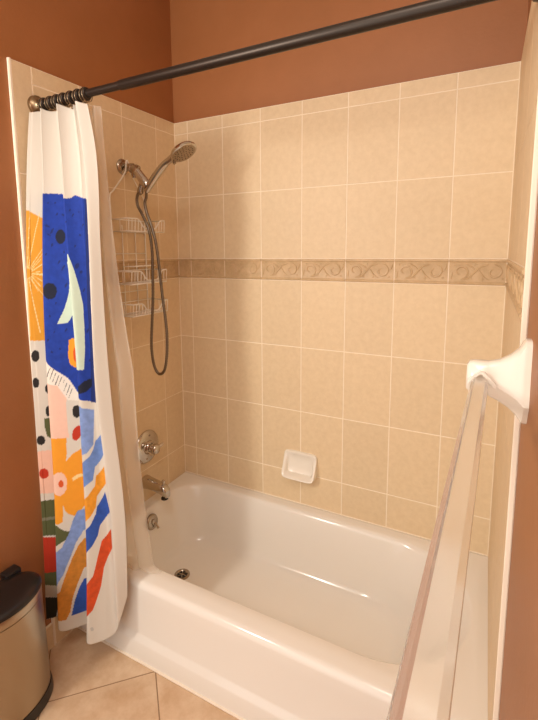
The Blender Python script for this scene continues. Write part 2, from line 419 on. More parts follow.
# ------------------------------------------------------------ shower arm, hand shower, caddy
YS = .386
def shower_arm():
    t = thing('shower_fitting', (0, YS, 1.905), 'nickel wall fitting with diverter and holder under the hand shower', 'shower fitting')
    bm = bmesh.new(); lathe(bm, (.0008, YS, 1.905), (1, 0, 0), [(0, .033), (.003, .034), (.008, .031), (.013, .022), (.015, .014), (.015, 0)], 36)
    obj('flange', bm, 'nickel', t, smooth='auto')
    bm = bmesh.new(); tube(bm, smoothpath([(.004, YS, 1.905), (.03, YS, 1.908), (.055, YS, 1.896)], 5), .0105, 16)
    obj('pipe', bm, 'nickel', t, smooth='auto')
    bm = bmesh.new()
    lathe(bm, (.045, YS, 1.899), (.9, 0, -.35), [(0, .014), (.003, .019), (.015, .021), (.018, .018), (.03, .018), (.034, .022), (.046, .021), (.052, .014), (.054, 0)], 24)
    lathe(bm, (.072, YS-.005, 1.888), (-.1, .2, -1), [(0, .012), (.02, .013), (.034, .0115), (.036, .0)], 20)
    obj('diverter', bm, 'nickel', t, smooth='auto')
    bm = bmesh.new()
    lathe(bm, (.078, YS, 1.886), (.62, 0, -.72), [(0, .012), (.004, .018), (.06, .0205), (.066, .0215), (.09, .0205), (.098, .016), (.099, 0)], 24)
    obj('holder', bm, 'chrome', t, smooth='auto')
    bm = bmesh.new()
    lathe(bm, (.115, YS, 1.835), (-.45, .15, -.75), [(0, .012), (.03, .0125), (.034, .0145), (.05, .0145), (.053, .011), (.06, .0095), (.06, 0)], 20)
    obj('outlet_nut', bm, 'nickel', t, smooth='auto')
shower_arm()
def hand_shower():
    t = thing('hand_shower', (.145, YS, 1.81), 'nickel hand shower resting in its holder, with a long looping metal hose', 'hand shower')
    bm = bmesh.new()
    pts = smoothpath([(.128, YS+.004, 1.793), (.150, YS+.004, 1.818), (.190, YS+.004, 1.858), (.232, YS+.004, 1.893), (.268, YS+.002, 1.912), (.305, YS, 1.930)], 6)
    n = len(pts); rad = [.0125+.004*math.sin(PI*min(1, k/(n*.8)))+(.006*max(0, (k/n-.7)/.3)) for k in range(n)]
    tube(bm, pts, rad, 18)
    obj('grip', bm, 'chrome', t, smooth='auto')
    hd = Vector((.330, YS, 1.936)); nx = Vector((.50, -.10, -.86)).normalized()
    bm = bmesh.new(); lathe(bm, hd-nx*.018, nx, [(0, 0), (.001, .018), (.006, .036), (.014, .050), (.022, .055), (.028, .0545), (.030, .051)], 40, scale=(1.08, .92), ref=(.86, 0, .5))
    hh = obj('spray_head', bm, 'chrome', t, smooth='auto')
    bm = bmesh.new(); lathe(bm, hd+nx*.0095, nx, [(0, .050), (.0035, .047), (.004, 0)], 36, scale=(1.08, .92), ref=(.86, 0, .5))
    u = Vector((.86, 0, .5)); u = (u-nx*u.dot(nx)).normalized(); v = nx.cross(u)
    for rr_, c_ in ((.012, 6), (.025, 12), (.038, 18)):
        for k in range(c_):
            a = 2*PI*k/c_; q = hd+nx*.0125+u*math.cos(a)*rr_*1.05+v*math.sin(a)*rr_*.9
            lathe(bm, q, nx, [(0, .0022), (.003, .0016), (.003, 0)], 6)
    obj('nozzle_plate', bm, 'nickel', hh, smooth='auto')
    bm = bmesh.new(); lathe(bm, hd+nx*.006+Vector((-.048, 0, -.034)), nx, [(0, .007), (.008, .006), (.009, 0)], 10)
    obj('spray_switch', bm, 'nickel', hh)
    hp = [(.09, .39, 1.801), (.073, .391, 1.769), (.076, .392, 1.735), (.102, .392, 1.691), (.131, .393, 1.631), (.143, .394, 1.545), (.141, .394, 1.43), (.136, .395, 1.327), (.124, .396, 1.22), (.116, .396, 1.123), (.121, .396, 1.054), (.135, .397, 1.009), (.157, .398, .993), (.183, .399, 1.015), (.199, .399, 1.085), (.203, .4, 1.175), (.197, .401, 1.25), (.187, .401, 1.329), (.164, .402, 1.545), (.14, .403, 1.639), (.115, .403, 1.704), (.105, .404, 1.747), (.113, .405, 1.77), (.126, .392, 1.793)]
    path = smoothpath(hp, 14)
    bm = bmesh.new(); tube(bm, path, [.0058+.0009*(k % 2) for k in range(len(path))], 10)
    obj('hose', bm, 'hose', t, smooth=True, label='coiled metal hose')
hand_shower()
def caddy():
    t = thing('shower_caddy', (.03, .415, 1.9), 'white wire shower caddy with three baskets hanging from the shower arm', 'caddy')
    y0, y1, x0, x1 = .300, .525, .006, .108
    r = .0024
    bm = bmesh.new()
    # hook over the arm and the long side rails
    for s, ye in ((-1, y0), (1, y1-.02)):
        tube(bm, smoothpath([(.030, YS+.004*s, 1.925), (.034, YS+.012*s, 1.90), (.03, YS+.026*s if s > 0 else YS-.020, 1.87), (.012, ye+(.02 if s < 0 else -.02), 1.80), (.008, ye, 1.775), (.008, ye, 1.70), (.008, ye, 1.60), (.008, ye, 1.50), (.008, ye, 1.25)], 6), r*1.3, 8)
    for ye in (.36, .44): tube(bm, [(.008, ye, 1.655), (.008, ye, 1.265)], r, 6)
    tube(bm, smoothpath([(.030, YS-.004, 1.925), (.030, YS, 1.929), (.030, YS+.004, 1.925)], 4), r*1.3, 8)
    for z in (1.36, 1.53): tube(bm, [(.009, y0, z), (.009, y1-.02, z)], r*.8, 6)
    obj('frame', bm, 'wire', t, smooth=True)
    def basket(z, depth, h):
        bm = bmesh.new(); xa, xb = x0, x0+depth
        # wavy top rail: high at the ends, dipping along the front
        def front(u): return z+h*(1-.95*math.exp(-((u-.5)/.24)**4)) if True else z
        n = 28
        rail = [(xb, y0+(y1-y0)*k/n, z+.012+(h-.012)*(1-math.exp(-abs((k/n-.56)/.25)**5)) ) for k in range(n+1)]
        tube(bm, [(xa, y0, z+h)]+rail+[(xa, y1, z+h)], r*1.25, 8)
        tube(bm, [(xa, y0, z), (xb-.004, y0, z), (xb-.004, y1, z), (xa, y1, z)], r*1.1, 8, closed=True)
        tube(bm, [(xa, y0, z+h), (xa, y1, z+h)], r, 8)
        m_ = 12
        for k in range(m_+1):
            y = y0+(y1-y0)*k/m_; kk = min(n, round(k/m_*n))
            tube(bm, [(xa, y, z), (xb-.004, y, z), (xb, y, rail[kk][2])], r*.75, 6)
        for k in range(2, 3): tube(bm, [(xa+(xb-xa)*k/4, y0, z), (xa+(xb-xa)*k/4, y1, z)], r*.7, 6)
        for y in (y0, y1):
            for k in range(0, 4, 2): tube(bm, [(xa+(xb-xa)*k/4, y, z), (xa+(xb-xa)*k/4, y, z+h)], r*.7, 6)
        obj('basket', bm, 'wire', t, smooth=True)
    basket(1.625, .102, .052); basket(1.400, .105, .055); basket(1.262, .105, .052)
    bm = bmesh.new()
    for y in (.335, .41): 
        tube(bm, [(.03, y, 1.475), (.075, y, 1.475)], r, 6)
    tube(bm, [(.075, .335, 1.475), (.075, .49, 1.475), (.01, .49, 1.475)], r, 6)
    obj('soap_rack', bm, 'wire', t, smooth=True)
caddy()

# ------------------------------------------------------------ curtain rod, rings, curtain, liner
YR, ZRD = -.014, 2.048
def rod():
    t = thing('curtain_rod', (LX/2, YR, ZRD), 'dark bronze shower curtain rod spanning the alcove above the tub', 'curtain rod')
    bm = bmesh.new(); lathe(bm, (.003, YR, ZRD), (1, 0, 0), [(0, .0125), (.42, .0125)], 24)
    obj('inner_tube', bm, 'bronze', t, smooth='auto')
    bm = bmesh.new(); lathe(bm, (.40, YR, ZRD), (1, 0, 0), [(0, .0145), (.003, .0152), (LX-.404, .0152)], 28)
    obj('outer_tube', bm, 'bronze', t, smooth='auto')
    for s, x, m_ in ((1, .0016, 'brass'), (-1, LX-.0016, 'bronze')):
        bm = bmesh.new(); lathe(bm, (x, YR, ZRD), (s, 0, 0), [(0, .034), (.004, .035), (.012, .032), (.018, .022), (.026, .018), (.026, 0)], 32)
        obj('end_cap', bm, m_, t, smooth='auto')
rod()
def ring(x, i, label):
    t = thing('curtain_ring', (x, YR, ZRD), label, 'curtain ring', 'curtain rings on the rod')
    bm = bmesh.new()
    for dx in (-.0075, .0075):
        P = [(dx*.8, math.sin(2*PI*k/24)*.0215, math.cos(2*PI*k/24)*.0215-.004) for k in range(24)]
        tube(bm, P, .0014, 8, closed=True)
    o = obj('ring', bm, 'ringmetal', None, smooth=True); o.parent = t
    bm = bmesh.new()
    lathe(bm, (-.0105, 0, 0), (1, 0, 0), [(0, .0135), (.001, .0175), (.007, .0205), (.0105, .0212), (.014, .0205), (.020, .0175), (.021, .0135)], 24)
    o = obj('roller', bm, 'bronze', None, smooth=True); o.parent = t
    bm = bmesh.new(); tube(bm, smoothpath([(0, 0, -.025), (0, -.004, -.031), (.002, .0, -.036), (.003, .004, -.032)], 4), .0018, 8)
    o = obj('hook', bm, 'brass', None, smooth=True); o.parent = t
RX = [.045, .080, .112, .145, .180, .215, .248]
where = ['nearest the wall cap', 'second from the wall cap', 'third from the wall cap', 'in the middle of the seven', 'fifth from the wall cap', 'sixth from the wall cap', 'farthest from the wall cap']
for i, x in enumerate(RX): ring(x, i, 'brass and bronze curtain ring on the rod, ' + where[i])

# ---- curtain cloth: plan-view fold lines at several heights
CZ = [2.035, 1.90, 1.55, 1.00, 0.60, 0.10]
CK = [  # (x, y) of: left edge, valley, fold, valley, fold, shallow valley, print edge, right edge
 [(.014,-.050),(.044,-.016),(.066,-.044),(.108,-.008),(.140,-.042),(.185,-.008),(.215,-.020),(.222,-.040),(.252,-.014)],
 [(.014,-.070),(.062,-.018),(.074,-.058),(.122,-.014),(.155,-.050),(.205,-.014),(.240,-.022),(.246,-.046),(.280,-.016)],
 [(.014,-.105),(.070,-.040),(.078,-.086),(.150,-.026),(.182,-.070),(.222,-.028),(.252,-.026),(.258,-.048),(.278,-.016)],
 [(.018,-.122),(.078,-.055),(.079,-.108),(.170,-.032),(.205,-.082),(.238,-.044),(.258,-.040),(.266,-.058),(.297,-.020)],
 [(.018,-.128),(.082,-.060),(.087,-.120),(.182,-.038),(.222,-.100),(.265,-.060),(.292,-.052),(.305,-.060),(.336,-.026)],
 [(.014,-.142),(.080,-.075),(.076,-.134),(.165,-.045),(.200,-.112),(.255,-.076),(.300,-.058),(.314,-.060),(.326,-.032)],
]
CU = [0, .14, .26, .42, .56, .74, .87, .92, 1.0]
def hermite(t, T, P):
    T = np.asarray(T, float); P = np.asarray(P, float)
    m = np.gradient(P, T, axis=0)
    i = np.clip(np.searchsorted(T, t) - 1, 0, len(T) - 2)
    h = (T[i+1] - T[i]); s = (t - T[i]) / h
    if P.ndim > 1:
        s = s.reshape(s.shape + (1,)*(P.ndim-1)); h = h.reshape(s.shape)
    return (2*s**3-3*s**2+1)*P[i] + (s**3-2*s**2+s)*h*m[i] + (-2*s**3+3*s**2)*P[i+1] + (s**3-s**2)*h*m[i+1]
HEMU = [0, .10, .20, .30, .45, .56, .62, .72, .87, .92, 1.0]
HEMZ = [.15, .155, .16, .12, .13, .12, .112, .118, .165, .195, .29]
def curtain_points(nu, nv):
    u = np.linspace(0, 1, nu); v = np.linspace(0, 1, nv)
    hem = hermite(u, HEMU, HEMZ)
    top = 2.020 - .004*np.cos(2*np.pi*6*u)
    K = np.asarray(CK[::-1]); Z = CZ[::-1]            # increasing z
    zz = hem[None, :] + (top - hem)[None, :]*v[:, None]
    lev = np.linspace(0, 2.06, 104)
    KL = hermite(lev, Z, K)                            # (lev, key, 2)
    KL[lev < Z[0]] = K[0]; 
    XY = np.stack([hermite(u, CU, k) for k in KL])     # (lev, u, 2)
    f = np.clip(zz/2.06*103, 0, 102.999); i = f.astype(int); f = (f-i)[..., None]
    j = np.broadcast_to(np.arange(nu), zz.shape)
    P = XY[i, j]*(1-f) + XY[i+1, j]*f
    fade = np.clip((zz-1.45)/.5, 0, 1)**1.3
    P[..., 1] += .021*fade*(np.abs(np.sin(np.pi*6.6*(u+.02)))**.7-.5)[None, :]*np.sin(np.pi*u)[None, :]**.3
    P[..., 1] += .0025*np.sin(u[None, :]*40 + zz*3)*np.sin(zz*2.1+1)
    P[..., 0] += .002*np.sin(zz*7+u[None, :]*9)*(u > .02)
    return u, zz, P[..., 0], P[..., 1]

MOTIFS = [
 ('yellow','A',[(0.0,1.685),(0.013,1.682),(0.072,1.659),(0.17,1.656),(0.17,1.225),(0.017,1.229),(0.0,1.232)]),
 ('cream','A',[(0.002,1.487),(0.017,1.685),(0.02,1.686),(0.005,1.485)]),
 ('cream','A',[(0.007,1.485),(0.06,1.676),(0.063,1.675),(0.01,1.484)]),
 ('cream','A',[(0.012,1.484),(0.17,1.657),(0.17,1.656),(0.015,1.483)]),
 ('cream','A',[(0.017,1.481),(0.17,1.628),(0.17,1.626),(0.02,1.48)]),
 ('cream','A',[(0.022,1.479),(0.065,1.516),(0.067,1.515),(0.023,1.477)]),
 ('cream','A',[(0.023,1.476),(0.072,1.5),(0.073,1.497),(0.025,1.473)]),
 ('cream','A',[(0.025,1.471),(0.17,1.479),(0.17,1.476),(0.025,1.47)]),
 ('cream','A',[(0.025,1.468),(0.17,1.459),(0.073,1.458),(0.025,1.465)]),
 ('cream','A',[(0.025,1.463),(0.07,1.44),(0.07,1.437),(0.023,1.462)]),
 ('cream','A',[(0.022,1.46),(0.062,1.421),(0.06,1.419),(0.02,1.458)]),
 ('cream','A',[(0.018,1.457),(0.05,1.406),(0.048,1.404),(0.015,1.455)]),
 ('cream','A',[(0.013,1.455),(0.17,1.277),(0.17,1.275),(0.012,1.453)]),
 ('cream','A',[(0.01,1.453),(0.047,1.257),(0.043,1.255),(0.007,1.451)]),
 ('cream','A',[(0.005,1.451),(0.005,1.247),(0.002,1.247),(0.002,1.451)]),
 ('black','A',[(0.035,1.173),(0.033,1.164),(0.028,1.157),(0.02,1.153),(0.015,1.153),(0.007,1.159),(0.003,1.166),(0.002,1.176),(0.003,1.185),(0.01,1.192),(0.017,1.195),(0.023,1.196),(0.03,1.19),(0.035,1.183)]),
 ('black','A',[(0.027,1.076),(0.025,1.068),(0.022,1.062),(0.017,1.058),(0.008,1.059),(0.003,1.064),(0.0,1.071),(0.0,1.079),(0.0,1.087),(0.005,1.093),(0.012,1.097),(0.018,1.096),(0.023,1.091),(0.027,1.085)]),
 ('black','A',[(0.073,1.049),(0.072,1.041),(0.067,1.036),(0.062,1.033),(0.057,1.034),(0.052,1.038),(0.048,1.044),(0.048,1.052),(0.05,1.058),(0.053,1.063),(0.058,1.067),(0.063,1.065),(0.068,1.061),(0.072,1.055)]),
 ('black','A',[(0.07,0.966),(0.068,0.958),(0.063,0.952),(0.058,0.95),(0.053,0.949),(0.048,0.953),(0.047,0.961),(0.045,0.969),(0.047,0.977),(0.05,0.983),(0.055,0.987),(0.062,0.986),(0.065,0.981),(0.068,0.974)]),
 ('olive','A',[(0.04,0.943),(0.07,0.94),(0.073,0.856),(0.047,0.874),(0.04,0.906)]),
 ('black','A',[(0.038,0.859),(0.037,0.851),(0.032,0.846),(0.023,0.844),(0.015,0.845),(0.007,0.849),(0.002,0.855),(0.0,0.864),(0.003,0.871),(0.01,0.877),(0.018,0.879),(0.027,0.878),(0.033,0.874),(0.037,0.867)]),
 ('pink','A',[(0.0,0.822),(0.17,0.815),(0.17,0.636),(0.0,0.659)]),
 ('red','A',[(0.045,0.73),(0.043,0.721),(0.037,0.716),(0.028,0.713),(0.017,0.714),(0.008,0.72),(0.002,0.727),(0.0,0.737),(0.003,0.745),(0.01,0.751),(0.022,0.753),(0.03,0.752),(0.038,0.747),(0.043,0.74)]),
 ('olive','A',[(0.0,0.629),(0.17,0.62),(0.17,0.469),(0.0,0.491)]),
 ('greyolive','A',[(0.0,0.562),(0.17,0.553),(0.17,0.54),(0.0,0.55)]),
 ('red','A',[(0.0,0.486),(0.17,0.456),(0.068,0.331),(0.0,0.341)]),
 ('olive','A',[(0.0,0.341),(0.068,0.336),(0.065,0.275),(0.0,0.293)]),
 ('grey','A',[(0.0,0.293),(0.065,0.275),(0.062,0.229),(0.0,0.248)]),
 ('darkgreen','A',[(0.0,0.243),(0.062,0.229),(0.04,0.152),(0.0,0.15)]),
 ('blue','B',[(0.17,1.737),(0.49,1.739),(0.49,1.712),(0.49,1.037),(0.387,1.04),(0.354,1.094),(0.317,1.123),(0.257,1.165),(0.17,1.184)]),
 ('navy','B',[(0.381,1.593),(0.377,1.582),(0.369,1.573),(0.359,1.568),(0.349,1.567),(0.341,1.573),(0.334,1.582),(0.332,1.593),(0.336,1.604),(0.342,1.612),(0.352,1.618),(0.362,1.618),(0.372,1.613),(0.379,1.604)]),
 ('navy','B',[(0.331,1.406),(0.327,1.394),(0.321,1.383),(0.309,1.378),(0.295,1.378),(0.28,1.385),(0.264,1.395),(0.255,1.407),(0.265,1.419),(0.282,1.43),(0.297,1.435),(0.311,1.434),(0.322,1.429),(0.329,1.419)]),
 ('navy2','B',[(0.309,1.625),(0.302,1.623),(0.294,1.625),(0.285,1.63),(0.284,1.634),(0.289,1.634),(0.299,1.633),(0.307,1.628)]),
 ('navy2','B',[(0.322,1.609),(0.316,1.603),(0.311,1.601),(0.309,1.606),(0.314,1.615),(0.321,1.62),(0.326,1.622),(0.327,1.619)]),
 ('navy2','B',[(0.314,1.594),(0.311,1.593),(0.302,1.596),(0.295,1.6),(0.294,1.602),(0.299,1.604),(0.307,1.601),(0.312,1.597)]),
 ('navy2','B',[(0.349,1.668),(0.344,1.665),(0.339,1.665),(0.337,1.666),(0.341,1.671),(0.346,1.676),(0.349,1.676),(0.351,1.673)]),
 ('navy2','B',[(0.384,1.663),(0.379,1.663),(0.372,1.663),(0.366,1.667),(0.366,1.67),(0.371,1.671),(0.377,1.67),(0.384,1.667)]),
 ('navy2','B',[(0.321,1.562),(0.317,1.559),(0.312,1.558),(0.311,1.561),(0.312,1.566),(0.316,1.57),(0.321,1.57),(0.322,1.567)]),
 ('navy2','B',[(0.347,1.505),(0.342,1.5),(0.337,1.498),(0.337,1.501),(0.341,1.508),(0.346,1.513),(0.349,1.513),(0.351,1.51)]),
 ('navy2','B',[(0.362,1.483),(0.356,1.476),(0.351,1.474),(0.351,1.478),(0.356,1.487),(0.362,1.494),(0.369,1.497),(0.369,1.492)]),
 ('navy2','B',[(0.371,1.424),(0.366,1.418),(0.361,1.416),(0.361,1.421),(0.364,1.428),(0.371,1.433),(0.374,1.436),(0.376,1.431)]),
 ('navy2','B',[(0.292,1.532),(0.289,1.53),(0.284,1.529),(0.282,1.531),(0.285,1.535),(0.289,1.538),(0.292,1.539),(0.294,1.537)]),
 ('navy2','B',[(0.327,1.362),(0.326,1.36),(0.322,1.359),(0.321,1.362),(0.322,1.365),(0.326,1.368),(0.327,1.368),(0.329,1.367)]),
 ('navy2','B',[(0.372,1.538),(0.369,1.536),(0.366,1.537),(0.364,1.539),(0.364,1.542),(0.367,1.544),(0.371,1.543),(0.372,1.541)]),
 ('navy2','B',[(0.304,1.318),(0.301,1.316),(0.297,1.316),(0.295,1.32),(0.295,1.321),(0.299,1.324),(0.302,1.323),(0.304,1.32)]),
 ('navy2','B',[(0.341,1.31),(0.337,1.307),(0.336,1.307),(0.334,1.31),(0.336,1.313),(0.337,1.314),(0.341,1.315),(0.341,1.313)]),
 ('navy2','B',[(0.29,1.234),(0.285,1.23),(0.28,1.23),(0.279,1.233),(0.28,1.238),(0.287,1.241),(0.292,1.241),(0.294,1.239)]),
 ('navy2','B',[(0.336,1.199),(0.334,1.197),(0.331,1.197),(0.329,1.2),(0.329,1.204),(0.331,1.205),(0.334,1.204),(0.337,1.2)]),
 ('navy2','B',[(0.316,1.261),(0.314,1.258),(0.311,1.259),(0.311,1.26),(0.312,1.263),(0.314,1.266),(0.317,1.267),(0.317,1.264)]),
 ('navy2','B',[(0.307,1.704),(0.306,1.703),(0.301,1.704),(0.299,1.705),(0.301,1.708),(0.302,1.71),(0.306,1.709),(0.309,1.707)]),
 ('navy2','B',[(0.341,1.706),(0.337,1.704),(0.334,1.702),(0.332,1.706),(0.334,1.709),(0.337,1.71),(0.341,1.712),(0.342,1.709)]),
 ('navy2','B',[(0.49,1.614),(0.389,1.61),(0.386,1.61),(0.386,1.611),(0.389,1.617),(0.49,1.62),(0.49,1.621),(0.49,1.618)]),
 ('navy2','B',[(0.49,1.569),(0.49,1.568),(0.49,1.568),(0.49,1.569),(0.49,1.572),(0.49,1.574),(0.49,1.574),(0.49,1.571)]),
 ('navy2','B',[(0.307,1.189),(0.304,1.188),(0.301,1.189),(0.297,1.191),(0.297,1.194),(0.301,1.197),(0.304,1.195),(0.307,1.193)]),
 ('navy2','B',[(0.361,1.266),(0.356,1.262),(0.352,1.262),(0.352,1.265),(0.354,1.27),(0.357,1.273),(0.361,1.274),(0.362,1.271)]),
 ('mint','B',[(0.379,1.506),(0.49,1.519),(0.49,1.5),(0.49,1.298),(0.49,1.33),(0.386,1.317),(0.366,1.293),(0.326,1.291),(0.357,1.346),(0.379,1.401),(0.389,1.46)]),
 ('orange','B',[(0.366,1.232),(0.382,1.237),(0.49,1.222),(0.49,1.219),(0.49,1.124),(0.379,1.132),(0.364,1.144),(0.359,1.177)]),
 ('redor','B',[(0.49,1.178),(0.49,1.166),(0.49,1.156),(0.49,1.151),(0.386,1.151),(0.382,1.157),(0.379,1.167),(0.379,1.18),(0.381,1.193),(0.386,1.203),(0.49,1.208),(0.49,1.207),(0.49,1.202),(0.49,1.191)]),
 ('white','B',[(0.17,1.167),(0.259,1.161),(0.317,1.123),(0.354,1.094),(0.387,1.04),(0.49,1.037),(0.49,0.993),(0.349,1.014),(0.316,1.07),(0.17,1.104),(0.17,1.11)]),
 ('black','B',[(0.257,1.103),(0.267,1.104),(0.295,1.139),(0.294,1.139)]),
 ('black','B',[(0.284,1.094),(0.287,1.095),(0.307,1.129),(0.304,1.13)]),
 ('black','B',[(0.297,1.085),(0.299,1.085),(0.316,1.119),(0.314,1.119)]),
 ('black','B',[(0.307,1.074),(0.311,1.075),(0.326,1.109),(0.324,1.109)]),
 ('black','B',[(0.317,1.065),(0.319,1.065),(0.334,1.099),(0.332,1.099)]),
 ('black','B',[(0.327,1.055),(0.327,1.055),(0.342,1.088),(0.341,1.09)]),
 ('black','B',[(0.336,1.044),(0.337,1.044),(0.351,1.078),(0.349,1.079)]),
 ('black','B',[(0.344,1.033),(0.346,1.033),(0.361,1.068),(0.359,1.069)]),
 ('black','B',[(0.352,1.023),(0.354,1.023),(0.369,1.058),(0.367,1.058)]),
 ('pinkB','B',[(0.17,1.105),(0.17,1.104),(0.316,1.07),(0.344,1.022),(0.341,0.96),(0.344,0.875),(0.17,0.885)]),
 ('black','B',[(0.49,0.968),(0.49,0.957),(0.386,0.95),(0.377,0.945),(0.371,0.946),(0.366,0.951),(0.362,0.96),(0.361,0.97),(0.364,0.981),(0.367,0.988),(0.374,0.992),(0.382,0.992),(0.389,0.987),(0.49,0.979)]),
 ('red','B',[(0.389,0.882),(0.381,0.871),(0.372,0.864),(0.366,0.861),(0.359,0.865),(0.354,0.872),(0.354,0.883),(0.357,0.896),(0.364,0.907),(0.371,0.914),(0.379,0.917),(0.387,0.915),(0.49,0.906),(0.49,0.895)]),
 ('orange','B',[(0.17,0.885),(0.334,0.876),(0.332,0.823),(0.327,0.79),(0.349,0.813),(0.379,0.828),(0.49,0.831),(0.49,0.615),(0.379,0.61),(0.346,0.575),(0.322,0.589),(0.312,0.603),(0.306,0.626),(0.302,0.561),(0.28,0.553),(0.17,0.575),(0.17,0.649),(0.17,0.762),(0.17,0.784)]),
 ('cream','B',[(0.342,0.724),(0.364,0.736),(0.49,0.73),(0.49,0.721),(0.367,0.724),(0.346,0.712)]),
 ('pinkB','B',[(0.324,0.705),(0.321,0.684),(0.312,0.671),(0.299,0.663),(0.284,0.664),(0.26,0.674),(0.17,0.69),(0.17,0.709),(0.17,0.729),(0.272,0.745),(0.29,0.752),(0.306,0.751),(0.317,0.742),(0.324,0.724)]),
 ('redor','B',[(0.312,0.706),(0.311,0.7),(0.307,0.695),(0.304,0.694),(0.299,0.695),(0.295,0.697),(0.292,0.703),(0.29,0.708),(0.292,0.714),(0.297,0.719),(0.301,0.722),(0.306,0.721),(0.309,0.717),(0.312,0.712)]),
 ('olive','B',[(0.17,0.564),(0.274,0.549),(0.309,0.524),(0.336,0.518),(0.326,0.5),(0.314,0.49),(0.269,0.47),(0.17,0.47)]),
 ('lightblue','B',[(0.49,0.63),(0.374,0.598),(0.356,0.597),(0.337,0.562),(0.322,0.51),(0.295,0.46),(0.269,0.447),(0.17,0.446),(0.17,0.295),(0.255,0.301),(0.299,0.35),(0.327,0.42),(0.346,0.472),(0.374,0.516),(0.49,0.553)]),
 ('brownorange','B',[(0.49,0.48),(0.374,0.482),(0.351,0.454),(0.331,0.41),(0.312,0.359),(0.284,0.285),(0.17,0.254),(0.17,0.184),(0.255,0.171),(0.306,0.163),(0.321,0.19),(0.331,0.25),(0.349,0.306),(0.371,0.36),(0.49,0.39)]),
 ('blue2','B',[(0.49,0.328),(0.371,0.317),(0.352,0.28),(0.337,0.234),(0.324,0.173),(0.346,0.176),(0.49,0.187)]),
 ('blue','C',[(0.49,1.716),(0.603,1.717),(0.628,1.719),(0.661,1.729),(0.708,1.723),(0.761,1.717),(0.771,1.614),(0.773,1.533),(0.766,1.348),(0.771,1.247),(0.756,1.132),(0.756,1.015),(0.579,1.035),(0.49,1.05)]),
 ('navy2','C',[(0.623,1.678),(0.618,1.676),(0.613,1.675),(0.611,1.676),(0.613,1.681),(0.618,1.684),(0.623,1.683),(0.624,1.681)]),
 ('navy2','C',[(0.643,1.661),(0.634,1.658),(0.629,1.657),(0.629,1.66),(0.633,1.664),(0.641,1.668),(0.648,1.669),(0.649,1.667)]),
 ('navy2','C',[(0.705,1.594),(0.696,1.593),(0.688,1.593),(0.683,1.596),(0.684,1.598),(0.691,1.6),(0.701,1.6),(0.706,1.597)]),
 ('navy2','C',[(0.591,1.639),(0.586,1.636),(0.574,1.636),(0.561,1.639),(0.571,1.641),(0.584,1.642),(0.589,1.642),(0.591,1.64)]),
 ('navy2','C',[(0.664,1.489),(0.648,1.483),(0.633,1.483),(0.628,1.488),(0.634,1.497),(0.649,1.502),(0.666,1.503),(0.671,1.497)]),
 ('navy2','C',[(0.694,1.47),(0.684,1.466),(0.671,1.467),(0.666,1.47),(0.669,1.475),(0.681,1.478),(0.693,1.478),(0.699,1.474)]),
 ('navy2','C',[(0.649,1.558),(0.641,1.555),(0.636,1.556),(0.633,1.558),(0.636,1.562),(0.643,1.564),(0.649,1.564),(0.653,1.562)]),
 ('navy2','C',[(0.708,1.409),(0.694,1.405),(0.686,1.404),(0.684,1.407),(0.691,1.413),(0.703,1.417),(0.713,1.417),(0.716,1.415)]),
 ('navy2','C',[(0.721,1.271),(0.705,1.265),(0.693,1.264),(0.691,1.268),(0.701,1.274),(0.718,1.28),(0.731,1.282),(0.735,1.277)]),
 ('navy2','C',[(0.738,1.628),(0.728,1.626),(0.721,1.625),(0.718,1.628),(0.721,1.631),(0.731,1.634),(0.74,1.635),(0.741,1.632)]),
 ('navy2','C',[(0.72,1.166),(0.708,1.163),(0.696,1.162),(0.694,1.165),(0.701,1.17),(0.713,1.173),(0.721,1.174),(0.725,1.171)]),
 ('navy2','C',[(0.756,1.443),(0.746,1.439),(0.736,1.438),(0.736,1.441),(0.743,1.446),(0.755,1.45),(0.761,1.451),(0.763,1.448)]),
 ('navy2','C',[(0.699,1.673),(0.694,1.67),(0.689,1.671),(0.686,1.673),(0.686,1.674),(0.691,1.676),(0.698,1.676),(0.699,1.674)]),
 ('navy2','C',[(0.77,1.716),(0.751,1.717),(0.746,1.547),(0.723,1.349),(0.72,1.202),(0.693,1.019),(0.756,1.015),(0.756,1.132),(0.771,1.247),(0.766,1.348),(0.773,1.533)]),
 ('mint','C',[(0.49,1.535),(0.576,1.533),(0.601,1.507),(0.628,1.469),(0.659,1.411),(0.678,1.361),(0.674,1.275),(0.666,1.205),(0.646,1.137),(0.584,1.138),(0.49,1.142)]),
 ('navy','C',[(0.49,1.078),(0.584,1.082),(0.641,1.097),(0.72,1.104),(0.713,1.076),(0.653,1.058),(0.573,1.053),(0.49,1.056)]),
 ('lightblue','C',[(0.49,1.01),(0.579,1.008),(0.72,0.99),(0.691,0.867),(0.629,0.842),(0.49,0.829),(0.49,0.832)]),
 ('wave1','C',[(0.833,0.91),(0.71,0.879),(0.689,0.852),(0.656,0.83),(0.49,0.79),(0.49,0.786),(0.49,0.704),(0.49,0.704),(0.668,0.742),(0.693,0.787),(0.84,0.835)]),
 ('orange2','C',[(0.813,0.787),(0.696,0.754),(0.683,0.72),(0.611,0.689),(0.49,0.659),(0.49,0.656),(0.49,0.567),(0.49,0.572),(0.629,0.614),(0.679,0.642),(0.694,0.681),(0.735,0.7),(0.828,0.726)]),
 ('blue2','C',[(0.788,0.692),(0.689,0.643),(0.676,0.618),(0.616,0.579),(0.49,0.542),(0.49,0.529),(0.49,0.444),(0.49,0.45),(0.628,0.501),(0.686,0.537),(0.708,0.573),(0.778,0.599),(0.885,0.625)]),
 ('red2','C',[(0.885,0.563),(0.721,0.514),(0.679,0.459),(0.631,0.385),(0.49,0.318),(0.49,0.307),(0.49,0.175),(0.49,0.191),(0.631,0.25),(0.703,0.339),(0.735,0.411),(0.781,0.449),(0.885,0.491)]),
 ('greytag','C',[(0.609,0.18),(0.633,0.181),(0.641,0.167),(0.618,0.166)]),
]

